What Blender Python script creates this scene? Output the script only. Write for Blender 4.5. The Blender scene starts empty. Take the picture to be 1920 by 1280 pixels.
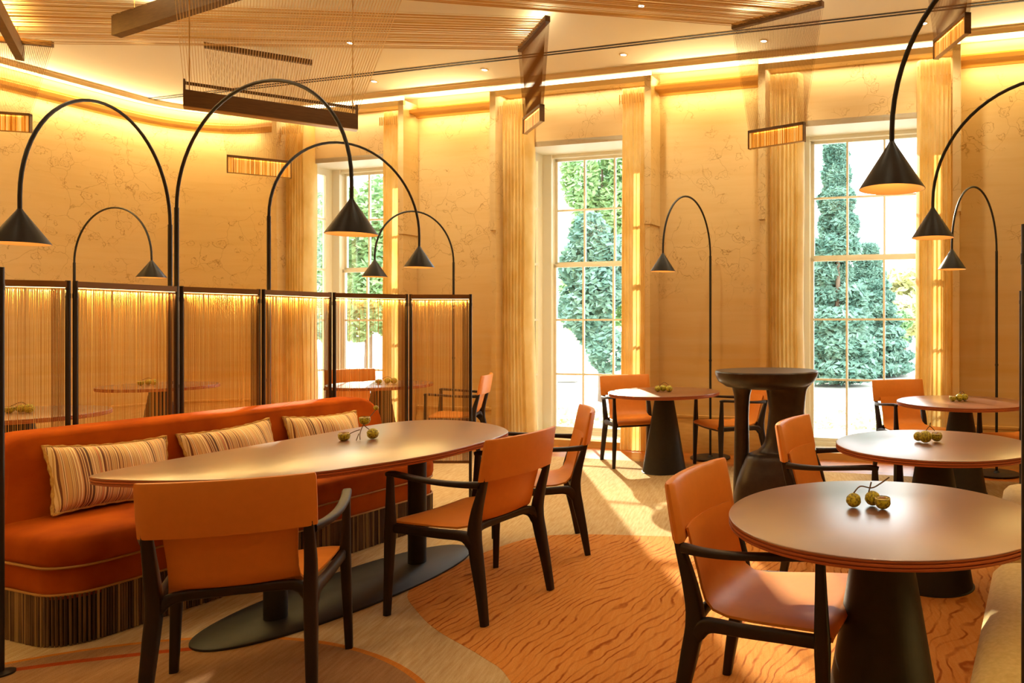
import bpy, math, random
from mathutils import Vector, Matrix
random.seed(7)
C = bpy.context.scene.collection
PI = math.pi
R = math.radians

# ------------------------------------------------------------------ camera, sky, sun, exposure
cam = bpy.data.cameras.new('camera'); co = bpy.data.objects.new('camera', cam); C.objects.link(co)
co.location = (0, 0, 1.4); co.rotation_euler = (R(90), 0, 0)
cam.sensor_width = 36; cam.lens = 1410 / 1920 * 36
cam.shift_x = -(1404 - 960) / 1920; cam.shift_y = -(640 - 606.8) / 1920
cam.clip_start = .05; cam.clip_end = 400
bpy.context.scene.camera = co
sc = bpy.context.scene
sc.view_settings.view_transform = 'Standard'; sc.view_settings.look = 'None'
sc.view_settings.gamma = 1; sc.view_settings.exposure = 0.0; sc.view_settings.use_curve_mapping = False
w = bpy.data.worlds.new('sky'); sc.world = w; w.use_nodes = True
bg = w.node_tree.nodes['Background']; bg.inputs[0].default_value = (.93, .96, 1, 1); bg.inputs[1].default_value = 5.2
sun = bpy.data.lights.new('sun', 'SUN'); sun.energy = 14; sun.angle = R(.8); sun.color = (1, .86, .62)
so = bpy.data.objects.new('sun', sun); C.objects.link(so); so.location = (-10, 30, 20)
so.rotation_euler = Vector((.35, -.937, -.41)).to_track_quat('-Z', 'Y').to_euler()
WARM = (1, .86, .52)

# ------------------------------------------------------------------ room frame: s along the window wall, q out of the room
O = Vector((-2.006, 8.323, 0)); WS = Vector((.9595, -.2816, 0)); WQ = Vector((.2816, .9595, 0))
def P(s, q, z=0): return O + WS * s + WQ * q + Vector((0, 0, z))
WALLROT = math.atan2(-.2816, .9595)
CEIL = 4.15

def lamp_area(name, loc, direction, sx, sy, power, color=WARM, xdir=None):
    l = bpy.data.lights.new(name, 'AREA'); l.shape = 'RECTANGLE'; l.size = sx; l.size_y = sy; l.energy = power; l.color = color
    o = bpy.data.objects.new(name, l); C.objects.link(o)
    z = -Vector(direction).normalized()
    x = Vector(xdir).normalized() if xdir is not None else z.orthogonal().normalized()
    y = z.cross(x).normalized(); x = y.cross(z)
    m = Matrix((x, y, z)).transposed().to_4x4(); m.translation = Vector(loc); o.matrix_world = m
    return o
def lamp_spot(name, loc, power, angle=110, color=WARM, radius=.04, blend=.8, parent=None):
    l = bpy.data.lights.new(name, 'SPOT'); l.energy = power; l.spot_size = R(angle); l.spot_blend = blend; l.color = color; l.shadow_soft_size = radius
    o = bpy.data.objects.new(name, l); C.objects.link(o); o.location = loc
    return o

# cove lights washing the frieze and the ceiling above the window wall and the curved left wall
COVE = 3.95
def wallpath(off=0.0, z=0.0, s1=8.2, q1=-10.0, n=14):
    """plan polyline of the wall surface: window wall, round corner, left wall; off = inset into the room"""
    s0 = -5.675; r = 1.0; qw = .25
    pts = [P(s1, qw - off, z), P(s0 + r, qw - off, z)]
    for i in range(1, n + 1):
        a = PI / 2 * i / n
        pts.append(P(s0 + r - (r - off) * math.sin(a), qw - r + (r - off) * math.cos(a), z))
    pts.append(P(s0 + off, q1, z))
    return pts
for a, b in ((-2.12, -1.07), (1.07, 2.12), (4.25, 7.5)):
    lamp_area('cove_light', P((a + b) / 2, .14, COVE + .03), (WQ * -.9 + Vector((0, 0, 1))), b - a, .04, 13 * (b - a), (1, .84, .46), WS)
wp = wallpath(.11, COVE + .03)
seq = wp[1:]
for a, b in zip(seq[:-1], seq[1:]):
    L = (b - a).length; k = max(1, int(L / 2.2))
    for j in range(k):
        mid = a + (b - a) * ((j + .5) / k); d = (b - a).normalized(); nrm = Vector((d.y, -d.x, 0))
        nrm = -nrm if nrm.dot(P(0, -5) - mid) > 0 else nrm
        lamp_area('cove_light', mid, nrm * -.9 + Vector((0, 0, 1)), L / k, .04, 13 * L / k, (1, .84, .48), d)

# the lower side of the cove moulding washes the wallpaper below it
for a, b in ((-2.12, -1.07), (1.07, 2.12), (4.25, 7.5)):
    lamp_area('wall_wash', P((a + b) / 2, .13, COVE - .06), (WQ * .45 + Vector((0, 0, -1))), b - a, .03, 4.5 * (b - a), (1, .78, .36), WS)
for a, b in zip(seq[:-1], seq[1:]):
    L = (b - a).length; k = max(1, int(L / 2.2))
    for j in range(k):
        mid = a + (b - a) * ((j + .5) / k); mid.z = COVE - .06; d = (b - a).normalized(); nrm = Vector((d.y, -d.x, 0))
        nrm = -nrm if nrm.dot(P(0, -5) - mid) > 0 else nrm
        lamp_area('wall_wash', mid, nrm * .45 + Vector((0, 0, -1)), L / k, .03, 4.5 * L / k, (1, .80, .40), d)

# ------------------------------------------------------------------ mesh helpers
class MB:
    def __init__(s): s.v = []; s.f = []; s.m = []; s.sm = []
    def add(s, vs, fs, mi=0, smooth=False):
        b = len(s.v); s.v += [tuple(v) for v in vs]
        for f in fs: s.f.append(tuple(i + b for i in f)); s.m.append(mi); s.sm.append(smooth)
    def box(s, x0, x1, y0, y1, z0, z1, mi=0, fr=None):
        vs = [(x, y, z) for z in (z0, z1) for y in (y0, y1) for x in (x0, x1)]
        if fr: vs = [fr(*v) for v in vs]
        s.add(vs, [(0, 2, 3, 1), (4, 5, 7, 6), (0, 1, 5, 4), (2, 6, 7, 3), (0, 4, 6, 2), (1, 3, 7, 5)], mi)
    def rings(s, rs, mi=0, cap=(True, True), smooth=True, closed=True):
        n = len(rs[0]); vs = [p for r in rs for p in r]; fs = []
        for i in range(len(rs) - 1):
            for j in range(n if closed else n - 1):
                k = (j + 1) % n
                fs.append((i * n + j, i * n + k, (i + 1) * n + k, (i + 1) * n + j))
        if cap[0]: fs.append(tuple(range(n))[::-1])
        if cap[1]: fs.append(tuple((len(rs) - 1) * n + j for j in range(n)))
        s.add(vs, fs, mi, smooth)
    def lathe(s, prof, c=(0, 0, 0), n=48, mi=0, cap=(True, True), smooth=True):
        s.rings([[(c[0] + r * math.cos(2 * PI * j / n), c[1] + r * math.sin(2 * PI * j / n), c[2] + z) for j in range(n)] for r, z in prof], mi, cap, smooth)
    def sweep(s, pts, size, ref=(1, 0, 0), n=10, mi=0, sub=4, e=.75, cap=(True, True)):
        """pts control points, size list of (w along ref, d across), Catmull-Rom smoothed"""
        pts = [Vector(p) for p in pts]
        if not isinstance(size, list): size = [size] * len(pts)
        P_, S_ = crom(pts, size, sub)
        rings = []
        for i, p in enumerate(P_):
            t = (P_[min(i + 1, len(P_) - 1)] - P_[max(i - 1, 0)]).normalized()
            a = Vector(ref); a = (a - t * a.dot(t)).normalized(); b = t.cross(a)
            ww, dd = S_[i]
            rg = []
            for j in range(n):
                th = 2 * PI * (j + .5) / n; cc, ss = math.cos(th), math.sin(th)
                rg.append(p + a * (ww / 2 * math.copysign(abs(cc) ** e, cc)) + b * (dd / 2 * math.copysign(abs(ss) ** e, ss)))
            rings.append(rg)
        s.rings(rings, mi, cap)
    def tube(s, pts, r, n=8, mi=0, sub=1, cap=(True, True)):
        pts = [Vector(p) for p in pts]
        if sub > 1: pts, _ = crom(pts, [(1, 1)] * len(pts), sub)
        rings = []; a = None
        for i, p in enumerate(pts):
            t = (pts[min(i + 1, len(pts) - 1)] - pts[max(i - 1, 0)]).normalized()
            if a is None: a = t.orthogonal().normalized()
            a = (a - t * a.dot(t)).normalized(); b = t.cross(a); rr = r[i] if isinstance(r, list) else r
            rings.append([p + a * rr * math.cos(2 * PI * j / n) + b * rr * math.sin(2 * PI * j / n) for j in range(n)])
        s.rings(rings, mi, cap)
    def string(s, a, b, r=.001, mi=0):
        a = Vector(a); b = Vector(b); t = (b - a).normalized(); x = t.orthogonal().normalized(); y = t.cross(x)
        vs = [q + (x * math.cos(k * 2.0944) + y * math.sin(k * 2.0944)) * r for q in (a, b) for k in range(3)]
        s.add(vs, [(0, 1, 4, 3), (1, 2, 5, 4), (2, 0, 3, 5)], mi)
    def loft(s, outline, levels, mi=0, smooth=True, cap=(True, True)):
        """outline ccw [(x,y)], levels [(z, inset)]"""
        n = len(outline); nr = []
        for i in range(n):
            a = Vector(outline[i - 1]); b = Vector(outline[(i + 1) % n]); t = (b - a).normalized(); nr.append(Vector((t.y, -t.x)))
        s.rings([[(outline[i][0] - nr[i].x * ins, outline[i][1] - nr[i].y * ins, z) for i in range(n)] for z, ins in levels], mi, cap, smooth)
    def build(s, name, mat, parent=None, kind=None, loc=None):
        me = bpy.data.meshes.new(name); me.from_pydata(s.v, [], s.f)
        for m in (mat if isinstance(mat, (list, tuple)) else [mat]): me.materials.append(m)
        me.polygons.foreach_set('material_index', s.m); me.polygons.foreach_set('use_smooth', s.sm)
        me.update()
        try: me.set_sharp_from_angle(angle=R(42))
        except Exception: pass
        o = bpy.data.objects.new(name, me); C.objects.link(o)
        if parent: o.parent = parent
        if kind: o['kind'] = kind
        if loc: o.location = loc
        return o
def crom(pts, size, sub):
    if sub <= 1 or len(pts) < 2: return pts, size
    oP, oS = [], []; n = len(pts)
    for i in range(n - 1):
        p0, p1, p2, p3 = pts[max(i - 1, 0)], pts[i], pts[i + 1], pts[min(i + 2, n - 1)]
        for k in range(sub):
            t = k / sub
            oP.append(.5 * ((2 * p1) + (p2 - p0) * t + (2 * p0 - 5 * p1 + 4 * p2 - p3) * t * t + (3 * p1 - p0 - 3 * p2 + p3) * t ** 3))
            oS.append(tuple(size[i][j] * (1 - t) + size[i + 1][j] * t for j in (0, 1)))
    oP.append(pts[-1]); oS.append(size[-1]); return oP, oS
def closed_spline(pts, sub=6):
    n = len(pts); out = []
    for i in range(n):
        p0, p1, p2, p3 = [Vector(pts[(i + k) % n]) for k in (-1, 0, 1, 2)]
        for k in range(sub):
            t = k / sub
            out.append(tuple(.5 * ((2 * p1) + (p2 - p0) * t + (2 * p0 - 5 * p1 + 4 * p2 - p3) * t * t + (3 * p1 - p0 - 3 * p2 + p3) * t ** 3)))
    return out
def rrect(x0, x1, y0, y1, r, n=6):
    rs = r if isinstance(r, (list, tuple)) else [r] * 4; out = []
    for (cx, cy, a0, rr) in ((x1 - rs[0], y0 + rs[0], -PI / 2, rs[0]), (x1 - rs[1], y1 - rs[1], 0, rs[1]), (x0 + rs[2], y1 - rs[2], PI / 2, rs[2]), (x0 + rs[3], y0 + rs[3], PI, rs[3])):
        for i in range(n + 1):
            a = a0 + PI / 2 * i / n; out.append((cx + rr * math.cos(a), cy + rr * math.sin(a)))
    return out
def circle(r, n=64, c=(0, 0)): return [(c[0] + r * math.cos(2 * PI * i / n), c[1] + r * math.sin(2 * PI * i / n)) for i in range(n)]
def thing(name, label, cat, loc=(0, 0, 0), rz=0, group=None):
    o = bpy.data.objects.new(name, None); C.objects.link(o); o.location = loc; o.rotation_euler = (0, 0, rz)
    o.empty_display_size = .1; o['label'] = label; o['category'] = cat
    if group: o['group'] = group
    return o
def tag(o, label, cat, group=None, kind=None):
    o['label'] = label; o['category'] = cat
    if group: o['group'] = group
    if kind: o['kind'] = kind
    return o
def copy_tree(o, parent=None):
    c = o.copy(); C.objects.link(c)
    if parent: c.parent = parent
    for ch in list(o.children): copy_tree(ch, c)
    return c
def place(proto, used, loc, rz, label, group=None):
    o = proto if not used else copy_tree(proto)
    o.location = loc; o.rotation_euler = (0, 0, rz); o['label'] = label
    if group: o['group'] = group
    return o

# ------------------------------------------------------------------ materials
def s2l(c):
    f = lambda x: x / 12.92 if x <= .04045 else ((x + .055) / 1.055) ** 2.4
    return tuple(f(v / 255) for v in c) + (1,)
class Mat:
    def __init__(s, name, col, rough=.5, metal=0, spec=.5, coat=0, sheen=0):
        s.m = bpy.data.materials.new(name); s.m.use_nodes = True; s.t = s.m.node_tree; s.b = s.t.nodes['Principled BSDF']
        s.b.inputs['Base Color'].default_value = s2l(col) if len(col) == 3 else col
        s.b.inputs['Roughness'].default_value = rough; s.b.inputs['Metallic'].default_value = metal
        s.b.inputs['Specular IOR Level'].default_value = spec; s.b.inputs['Coat Weight'].default_value = coat
        s.b.inputs['Sheen Weight'].default_value = sheen
    def n(s, ty, **k):
        nd = s.t.nodes.new(ty)
        for a, v in k.items():
            if a.startswith('i_'): nd.inputs[a[2:].replace('_', ' ')].default_value = v
            elif a.startswith('n_'): nd.inputs[int(a[2:])].default_value = v
            else: setattr(nd, a, v)
        return nd
    def l(s, a, b): s.t.links.new(a, b)
    def coords(s, scale=(1, 1, 1), rot=(0, 0, 0), kind='Object'):
        tc = s.n('ShaderNodeTexCoord'); mp = s.n('ShaderNodeMapping'); mp.inputs['Scale'].default_value = scale; mp.inputs['Rotation'].default_value = rot
        s.l(tc.outputs[kind], mp.inputs[0]); return mp.outputs[0]
    def noise(s, scale, vec=None, detail=4, rough=.5, dist=0):
        nd = s.n('ShaderNodeTexNoise'); nd.inputs['Scale'].default_value = scale; nd.inputs['Detail'].default_value = detail
        nd.inputs['Roughness'].default_value = rough; nd.inputs['Distortion'].default_value = dist
        s.l(vec if vec is not None else s.coords(), nd.inputs['Vector']); return nd.outputs[0]
    def ramp(s, fac, stops, interp='LINEAR'):
        r = s.n('ShaderNodeValToRGB'); r.color_ramp.interpolation = interp; e = r.color_ramp.elements
        while len(e) < len(stops): e.new(.5)
        for el, (p, c) in zip(e, stops): el.position = p; el.color = s2l(c) if len(c) == 3 else c
        s.l(fac, r.inputs[0]); return r.outputs[0]
    def mix(s, fac, a, b, mode='MIX'):
        m = s.n('ShaderNodeMix', data_type='RGBA', blend_type=mode)
        for v, i in ((fac, 0), (a, 6), (b, 7)):
            if hasattr(v, 'links'): s.l(v, m.inputs[i])
            else: m.inputs[i].default_value = v if i == 0 else (s2l(v) if len(v) == 3 else v)
        return m.outputs[2]
    def math(s, op, a, b=None, c=None):
        m = s.n('ShaderNodeMath', operation=op)
        for i, v in enumerate((a, b, c)):
            if v is None: continue
            if hasattr(v, 'links'): s.l(v, m.inputs[i])
            else: m.inputs[i].default_value = v
        return m.outputs[0]
    def color(s, c): s.l(c, s.b.inputs['Base Color']); return s
    def bump(s, h, strength=.2, dist=.01):
        b = s.n('ShaderNodeBump'); b.inputs['Strength'].default_value = strength; b.inputs['Distance'].default_value = dist
        s.l(h, b.inputs['Height']); s.l(b.outputs[0], s.b.inputs['Normal']); return s
BW0 = (0, 0, 0, 1); BW1 = (1, 1, 1, 1)
def speckle(name, c1, c2, scale=60, rough=.5, bump=.1, stretch=(1, 1, 1), **k):
    m = Mat(name, c1, rough, **k); v = m.coords(stretch); nz = m.noise(scale, v)
    m.color(m.mix(m.ramp(nz, [(.3, BW0), (.7, BW1)]), c1, c2)); m.bump(nz, bump, .004); return m.m
def emit(name, col, strength):
    m = bpy.data.materials.new(name); m.use_nodes = True; t = m.node_tree; t.nodes.clear()
    e = t.nodes.new('ShaderNodeEmission'); e.inputs[0].default_value = tuple(col) + (1,); e.inputs[1].default_value = strength
    o = t.nodes.new('ShaderNodeOutputMaterial'); t.links.new(e.outputs[0], o.inputs[0]); return m

# silk wallpaper with thin drawn vines; orange horizontal strokes growing stronger towards the floor
def wallpaper(name='wallpaper', base=(224, 196, 144), streaks=True):
    m = Mat(name, base, .62, spec=.25)
    v = m.coords((1, 1, 1))
    big = m.noise(.9, v, 3)
    col = m.mix(m.ramp(big, [(.35, BW0), (.7, BW1)]), base, (226, 198, 144))
    st = m.noise(1.0, m.coords((1.2, 1.2, 14)), 5, .6)
    col = m.mix(m.ramp(st, [(.45, BW0), (.75, (.45, .45, .45, 1))]), col, (214, 180, 120))
    if streaks:
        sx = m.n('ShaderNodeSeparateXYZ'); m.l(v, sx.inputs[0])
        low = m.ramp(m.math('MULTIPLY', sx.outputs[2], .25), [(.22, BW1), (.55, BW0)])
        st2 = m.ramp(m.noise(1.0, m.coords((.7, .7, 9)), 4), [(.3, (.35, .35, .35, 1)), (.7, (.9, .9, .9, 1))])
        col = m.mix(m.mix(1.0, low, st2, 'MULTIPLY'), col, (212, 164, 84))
    # drawn outlines of leaves and tendrils
    dn = m.n('ShaderNodeTexNoise'); dn.inputs['Scale'].default_value = 5; dn.inputs['Detail'].default_value = 3; m.l(v, dn.inputs['Vector'])
    vv = m.n('ShaderNodeVectorMath', operation='MULTIPLY_ADD'); vv.inputs[1].default_value = (.16, .16, .16); m.l(dn.outputs['Color'], vv.inputs[0]); m.l(v, vv.inputs[2])
    vo = m.n('ShaderNodeTexVoronoi', feature='F1'); vo.inputs['Scale'].default_value = 6.5; m.l(vv.outputs[0], vo.inputs['Vector'])
    wob = m.noise(26, v, 2); dd = m.math('ADD', vo.outputs[0], m.math('MULTIPLY', wob, .42))
    ring = m.ramp(m.math('ABSOLUTE', m.math('SUBTRACT', dd, .56)), [(0, BW1), (.028, BW0)])
    ring2 = m.ramp(m.math('ABSOLUTE', m.math('SUBTRACT', dd, .40)), [(0, (.7, .7, .7, 1)), (.022, BW0)])
    mask = m.ramp(m.noise(2.1, v, 3, .6), [(.45, BW0), (.53, BW1)])
    vo2 = m.n('ShaderNodeTexVoronoi', feature='DISTANCE_TO_EDGE'); vo2.inputs['Scale'].default_value = 3.4; m.l(vv.outputs[0], vo2.inputs['Vector'])
    vine = m.ramp(vo2.outputs[0], [(0, (.8, .8, .8, 1)), (.012, BW0)])
    ln = m.mix(1.0, m.mix(1.0, m.mix(1.0, ring, ring2, 'ADD'), vine, 'ADD'), mask, 'MULTIPLY')
    sx2 = m.n('ShaderNodeSeparateXYZ'); m.l(v, sx2.inputs[0])
    hi = m.ramp(m.math('MULTIPLY', sx2.outputs[2], .25), [(.34, BW0), (.52, BW1)])
    ln = m.mix(1.0, ln, hi, 'MULTIPLY')
    col = m.mix(m.mix(1.0, ln, (.6, .6, .6, 1), 'MULTIPLY'), col, (146, 98, 40))
    m.color(col); return m.m
M = {}
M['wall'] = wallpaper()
M['walllow'] = speckle('painted_skirting', (218, 172, 96), (206, 156, 78), 8, .5, .03, (1, 1, 6))
M['ceiling'] = Mat('ceiling_plaster', (246, 236, 210), .8, spec=.2).m
M['soffit'] = Mat('soffit_paint', (232, 208, 162), .7, spec=.2).m
M['gap'] = Mat('air_slot_dark', (40, 26, 14), .7).m
M['frieze'] = Mat('frieze_paint', (244, 226, 176), .7, spec=.2).m
M['white'] = Mat('white_window_paint', (240, 236, 220), .4).m
M['trimshade'] = Mat('shaded_tan_moulding', (206, 150, 66), .55).m  # darker tan puts the shadow of the moulding's underside into its colour
M['cream_trim'] = Mat('cream_trim_paint', (236, 206, 140), .55).m
M['led'] = emit('led_diffuser', (1, .84, .58), 5.0)
M['ledwarm'] = emit('warm_led_strip', (1, .72, .28), 5)
M['spotlens'] = emit('downlight_lens', (1, .9, .7), 30)
# glass: thin pane
g = bpy.data.materials.new('window_glass'); g.use_nodes = True; t = g.node_tree; t.nodes.clear()
tr = t.nodes.new('ShaderNodeBsdfTransparent'); gl = t.nodes.new('ShaderNodeBsdfGlossy'); gl.inputs['Roughness'].default_value = .02
fr = t.nodes.new('ShaderNodeFresnel'); fr.inputs[0].default_value = 1.3; mx = t.nodes.new('ShaderNodeMixShader'); o_ = t.nodes.new('ShaderNodeOutputMaterial')
tr.inputs[0].default_value = (.97, .99, .98, 1)
t.links.new(fr.outputs[0], mx.inputs[0]); t.links.new(tr.outputs[0], mx.inputs[1]); t.links.new(gl.outputs[0], mx.inputs[2]); t.links.new(mx.outputs[0], o_.inputs[0])
M['glass'] = g
# woven curtain silk, lets daylight through
def cloth(name, c1, c2, trans):
    m = Mat(name, c1, .5, spec=.3, sheen=.2); v = m.coords((3, 3, 1.6)); nz = m.noise(2, v, 3)
    col = m.mix(m.ramp(nz, [(.35, BW0), (.65, BW1)]), c1, c2); m.color(col)
    tl = m.n('ShaderNodeBsdfTranslucent'); m.l(col, tl.inputs[0]); mxs = m.n('ShaderNodeMixShader'); mxs.inputs[0].default_value = trans
    out = m.t.nodes['Material Output']; m.l(m.b.outputs[0], mxs.inputs[1]); m.l(tl.outputs[0], mxs.inputs[2]); m.l(mxs.outputs[0], out.inputs[0]); return m.m
M['curtain'] = cloth('gold_curtain_silk', (246, 220, 152), (234, 200, 118), .4)
# black lacquered metal and woods
M['black'] = speckle('matt_black_metal', (27, 25, 23), (34, 31, 28), 40, .42, .03)
M['cone'] = speckle('charcoal_cone', (34, 29, 24), (40, 34, 27), 30, .5, .04, spec=.3)
M['post'] = Mat('dark_bronze_post', (34, 24, 17), .35, spec=.5).m
M['rail'] = Mat('bronze_rail', (128, 92, 58), .4, metal=.5).m
M['shadein'] = Mat('copper_shade_lining', (226, 170, 96), .4, metal=.3).m
M['wood'] = speckle('dark_stained_ash', (40, 22, 13), (26, 14, 9), 30, .45, .08, (1, 1, .08), spec=.35)
M['leather'] = speckle('orange_saddle_leather', (222, 134, 50), (217, 130, 47), 30, .42, .03, spec=.3)
M['velvet'] = speckle('burnt_orange_velvet', (178, 82, 6), (146, 58, 2), 5, .9, .05, sheen=.12, spec=.1)
M['velvet'].node_tree.nodes['Principled BSDF'].inputs['Sheen Tint'].default_value = s2l((255, 140, 20))
M['piping'] = Mat('olive_piping', (168, 116, 40), .6).m
M['cord'] = speckle('fringe_cord', (120, 88, 52), (72, 50, 30), 14, .75, .2, (1, 1, .3))
M['cordlight'] = Mat('olive_cord', (150, 118, 70), .8).m; M['corddark'] = Mat('umber_cord', (70, 46, 28), .8).m
M['fringeback'] = Mat('fringe_shadow_cloth', (58, 40, 24), .9).m
M['bench'] = speckle('cream_boucle', (216, 188, 122), (198, 166, 98), 60, .85, .25, sheen=.3)
M['bronze'] = speckle('hammered_dark_bronze', (60, 46, 36), (48, 35, 26), 22, .34, .3, metal=.2)
M['board'] = speckle('walnut_board', (112, 78, 38), (96, 64, 28), 12, .5, .05, (1, 1, 10))
M['boardunder'] = Mat('brass_edge', (190, 150, 84), .35, metal=.5).m
M['string'] = Mat('gold_string', (222, 188, 128), .5, metal=.2).m
M['stringdark'] = Mat('bronze_string', (150, 104, 52), .5).m
def ribmat():
    m = Mat('amber_rib', (226, 150, 40), .3); v = m.coords((90, 90, .5)); nz = m.noise(1.0, v, 2)
    m.color(m.ramp(nz, [(.35, (170, 96, 14)), (.5, (232, 160, 52)), (.65, (250, 214, 130))])); m.l(m.b.inputs['Base Color'].links[0].from_socket, m.b.inputs['Emission Color']); m.b.inputs['Emission Strength'].default_value = .55; return m.m
M['rib'] = ribmat()
M['sg1'] = Mat('string_honey', (226, 176, 100), .45).m; M['sg2'] = Mat('string_copper', (206, 142, 70), .45).m
M['sg3'] = Mat('string_straw', (240, 208, 140), .45).m; M['sg4'] = Mat('string_brown', (104, 60, 28), .5).m
# table leather top and its edges
def topmat():
    m = Mat('brown_leather_top', (128, 76, 52), .34, spec=.8, coat=1.0); m.b.inputs['Coat Roughness'].default_value = .30; nz = m.noise(220, m.coords(), 3); big = m.noise(3, m.coords(), 3)
    m.color(m.mix(m.ramp(big, [(.35, BW0), (.7, BW1)]), (128, 74, 50), (112, 62, 42))); m.bump(nz, .05, .002); return m.m
M['top'] = topmat(); M['edge'] = Mat('tan_leather_edge', (176, 92, 50), .45).m
# pillow stripes
def stripes():
    m = Mat('striped_weave', (200, 150, 90), .8, sheen=.2); tc = m.n('ShaderNodeTexCoord'); sx = m.n('ShaderNodeSeparateXYZ'); m.l(tc.outputs['Object'], sx.inputs[0])
    cb = m.n('ShaderNodeCombineXYZ'); m.l(m.math('MULTIPLY', sx.outputs[0], 1), cb.inputs[0])
    n1 = m.n('ShaderNodeTexNoise'); n1.inputs['Scale'].default_value = 42; n1.inputs['Detail'].default_value = 1; m.l(cb.outputs[0], n1.inputs['Vector'])
    c = m.ramp(n1.outputs[0], [(0, (92, 52, 28)), (.36, (206, 160, 100)), (.42, (236, 206, 150)), (.47, (120, 66, 34)), (.50, (214, 166, 108)), (.56, (200, 120, 84)), (.60, (238, 214, 164)), (.66, (134, 80, 40))], 'CONSTANT')
    m.color(c); nz = m.noise(200, m.coords(), 2); m.bump(nz, .2, .002); return m.m
M['stripe'] = stripes()
# carpet
def carpet(name, c1, c2, veins=None, streak=(40, 4, 1), rot=.35):
    m = Mat(name, c1, .95, spec=.1); v = m.coords(streak, (0, 0, rot)); nz = m.noise(1.6, v, 5, .65)
    col = m.mix(m.ramp(nz, [(.3, BW0), (.7, BW1)]), c1, c2)
    pile = m.noise(260, m.coords((1, 1, 1)), 2); h = pile
    if veins:
        sx = m.n('ShaderNodeSeparateXYZ'); m.l(m.coords((1, 1, 1)), sx.inputs[0])
        acr = m.math('ADD', m.math('MULTIPLY', sx.outputs[0], .94 * 21), m.math('MULTIPLY', sx.outputs[1], -.34 * 21))
        f1 = m.math('MULTIPLY', m.noise(1.4, m.coords((1.4, .7, 1)), 3, .5), 9); f2 = m.math('MULTIPLY', m.noise(9, m.coords(), 2), .9)
        ph = m.math('FRACT', m.math('ADD', m.math('ADD', acr, f1), f2))
        ln = m.ramp(m.math('ABSOLUTE', m.math('SUBTRACT', ph, .5)), [(0, BW1), (.05, BW1), (.16, BW0)])
        br = m.ramp(m.noise(6, m.coords(), 2), [(.40, (.25, .25, .25, 1)), (.6, BW1)])
        col = m.mix(m.mix(1.0, ln, br, 'MULTIPLY'), col, veins)
    m.color(m.mix(m.math('MULTIPLY', pile, .35), col, (70, 40, 20))); m.bump(h, .5, .006); return m.m
M['sand'] = carpet('sand_carpet', (226, 200, 154), (198, 160, 106))
M['rust'] = carpet('rust_carpet', (232, 160, 82), (222, 140, 60), (170, 88, 28))
M['taupe'] = carpet('taupe_carpet', (178, 136, 94), (154, 110, 70), streak=(34, 4, 1))
M['amberline'] = carpet('amber_inlay', (220, 140, 56), (206, 120, 40))
M['redline'] = carpet('russet_inlay', (178, 72, 20), (160, 60, 14))
def parquet():
    m = Mat('oak_parquet', (206, 128, 46), .35, spec=.5); v = m.coords((1, 1, 1), (0, 0, -WALLROT)); br = m.n('ShaderNodeTexBrick'); m.l(v, br.inputs['Vector'])
    br.inputs['Scale'].default_value = 1; br.inputs['Brick Width'].default_value = .9; br.inputs['Row Height'].default_value = .11; br.inputs['Mortar Size'].default_value = .002
    br.inputs['Color1'].default_value = s2l((210, 132, 48)); br.inputs['Color2'].default_value = s2l((184, 104, 30)); br.inputs['Mortar'].default_value = s2l((90, 50, 16))
    nz = m.noise(6, m.coords((1, 12, 1), (0, 0, -WALLROT)), 4); m.color(m.mix(m.math('MULTIPLY', nz, .4), br.outputs[0], (150, 84, 24))); return m.m
M['parquet'] = parquet()
# outdoors
M['ground'] = speckle('pale_gravel_ground', (226, 224, 216), (206, 204, 194), 3, .9, .1)
M['needles'] = speckle('conifer_green', (140, 176, 158), (88, 132, 118), 2.5, .7, .1)
M['leafgreen'] = speckle('broadleaf_green', (176, 204, 140), (130, 176, 130), 1.5, .7, .1)
M['autumn'] = speckle('autumn_leaf', (232, 224, 176), (198, 206, 150), 1.2, .7, .1)
M['bark'] = speckle('pale_bark', (150, 130, 112), (118, 98, 82), 6, .9, .3, (1, 1, .3))
M['nut'] = None
def nut():
    m = Mat('spiky_husk', (184, 166, 30), .5); nz = m.noise(120, m.coords(), 3); m.color(m.ramp(nz, [(.35, (116, 96, 14)), (.6, (206, 190, 44))])); m.bump(nz, .6, .004); return m.m
M['nut'] = nut(); M['nutin'] = Mat('husk_lining', (236, 214, 160), .6).m; M['seed'] = Mat('chestnut_seed', (150, 70, 30), .25).m; M['twig'] = Mat('dry_twig', (110, 78, 46), .7).m

# ------------------------------------------------------------------ setting
fl = MB(); fl.box(-5.75, 8.2, -10, .37, -.05, 0, 0, lambda x, y, z: P(x, y, z)); fl.build('floor', M['parquet'], kind='structure')
ce = MB(); ce.box(-5.9, 8.4, -10.2, .37, CEIL, CEIL + .1, 0, lambda x, y, z: P(x, y, z)); ce.build('ceiling', M['ceiling'], kind='structure')
BOX = (-3.19, 0.0, 3.19)
HEAD = 3.45; HO = .72
wl = MB(); W = lambda x, y, z: P(x, y, z)
edges = [-4.675]
for c in BOX: edges += [c - HO, c + HO]
edges.append(8.2)
for i in range(0, len(edges), 2): wl.box(edges[i], edges[i + 1], .25, .37, 0, CEIL, 0, W)
for c in BOX: wl.box(c - HO, c + HO, .25, .37, HEAD, CEIL, 0, W); wl.box(c - HO, c + HO, .25, .37, 0, .07, 0, W)
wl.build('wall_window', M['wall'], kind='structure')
wl = MB(); a = wallpath(0)[1:]; b = wallpath(-.12)[1:]
fs = [[(p.x, p.y, 0), (p.x, p.y, CEIL), (r_.x, r_.y, CEIL), (r_.x, r_.y, 0)] for p, r_ in zip(a, b)]
wl.rings(fs, 0, (True, True), True); wl.build('wall_left', M['wall'], kind='structure')
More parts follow.
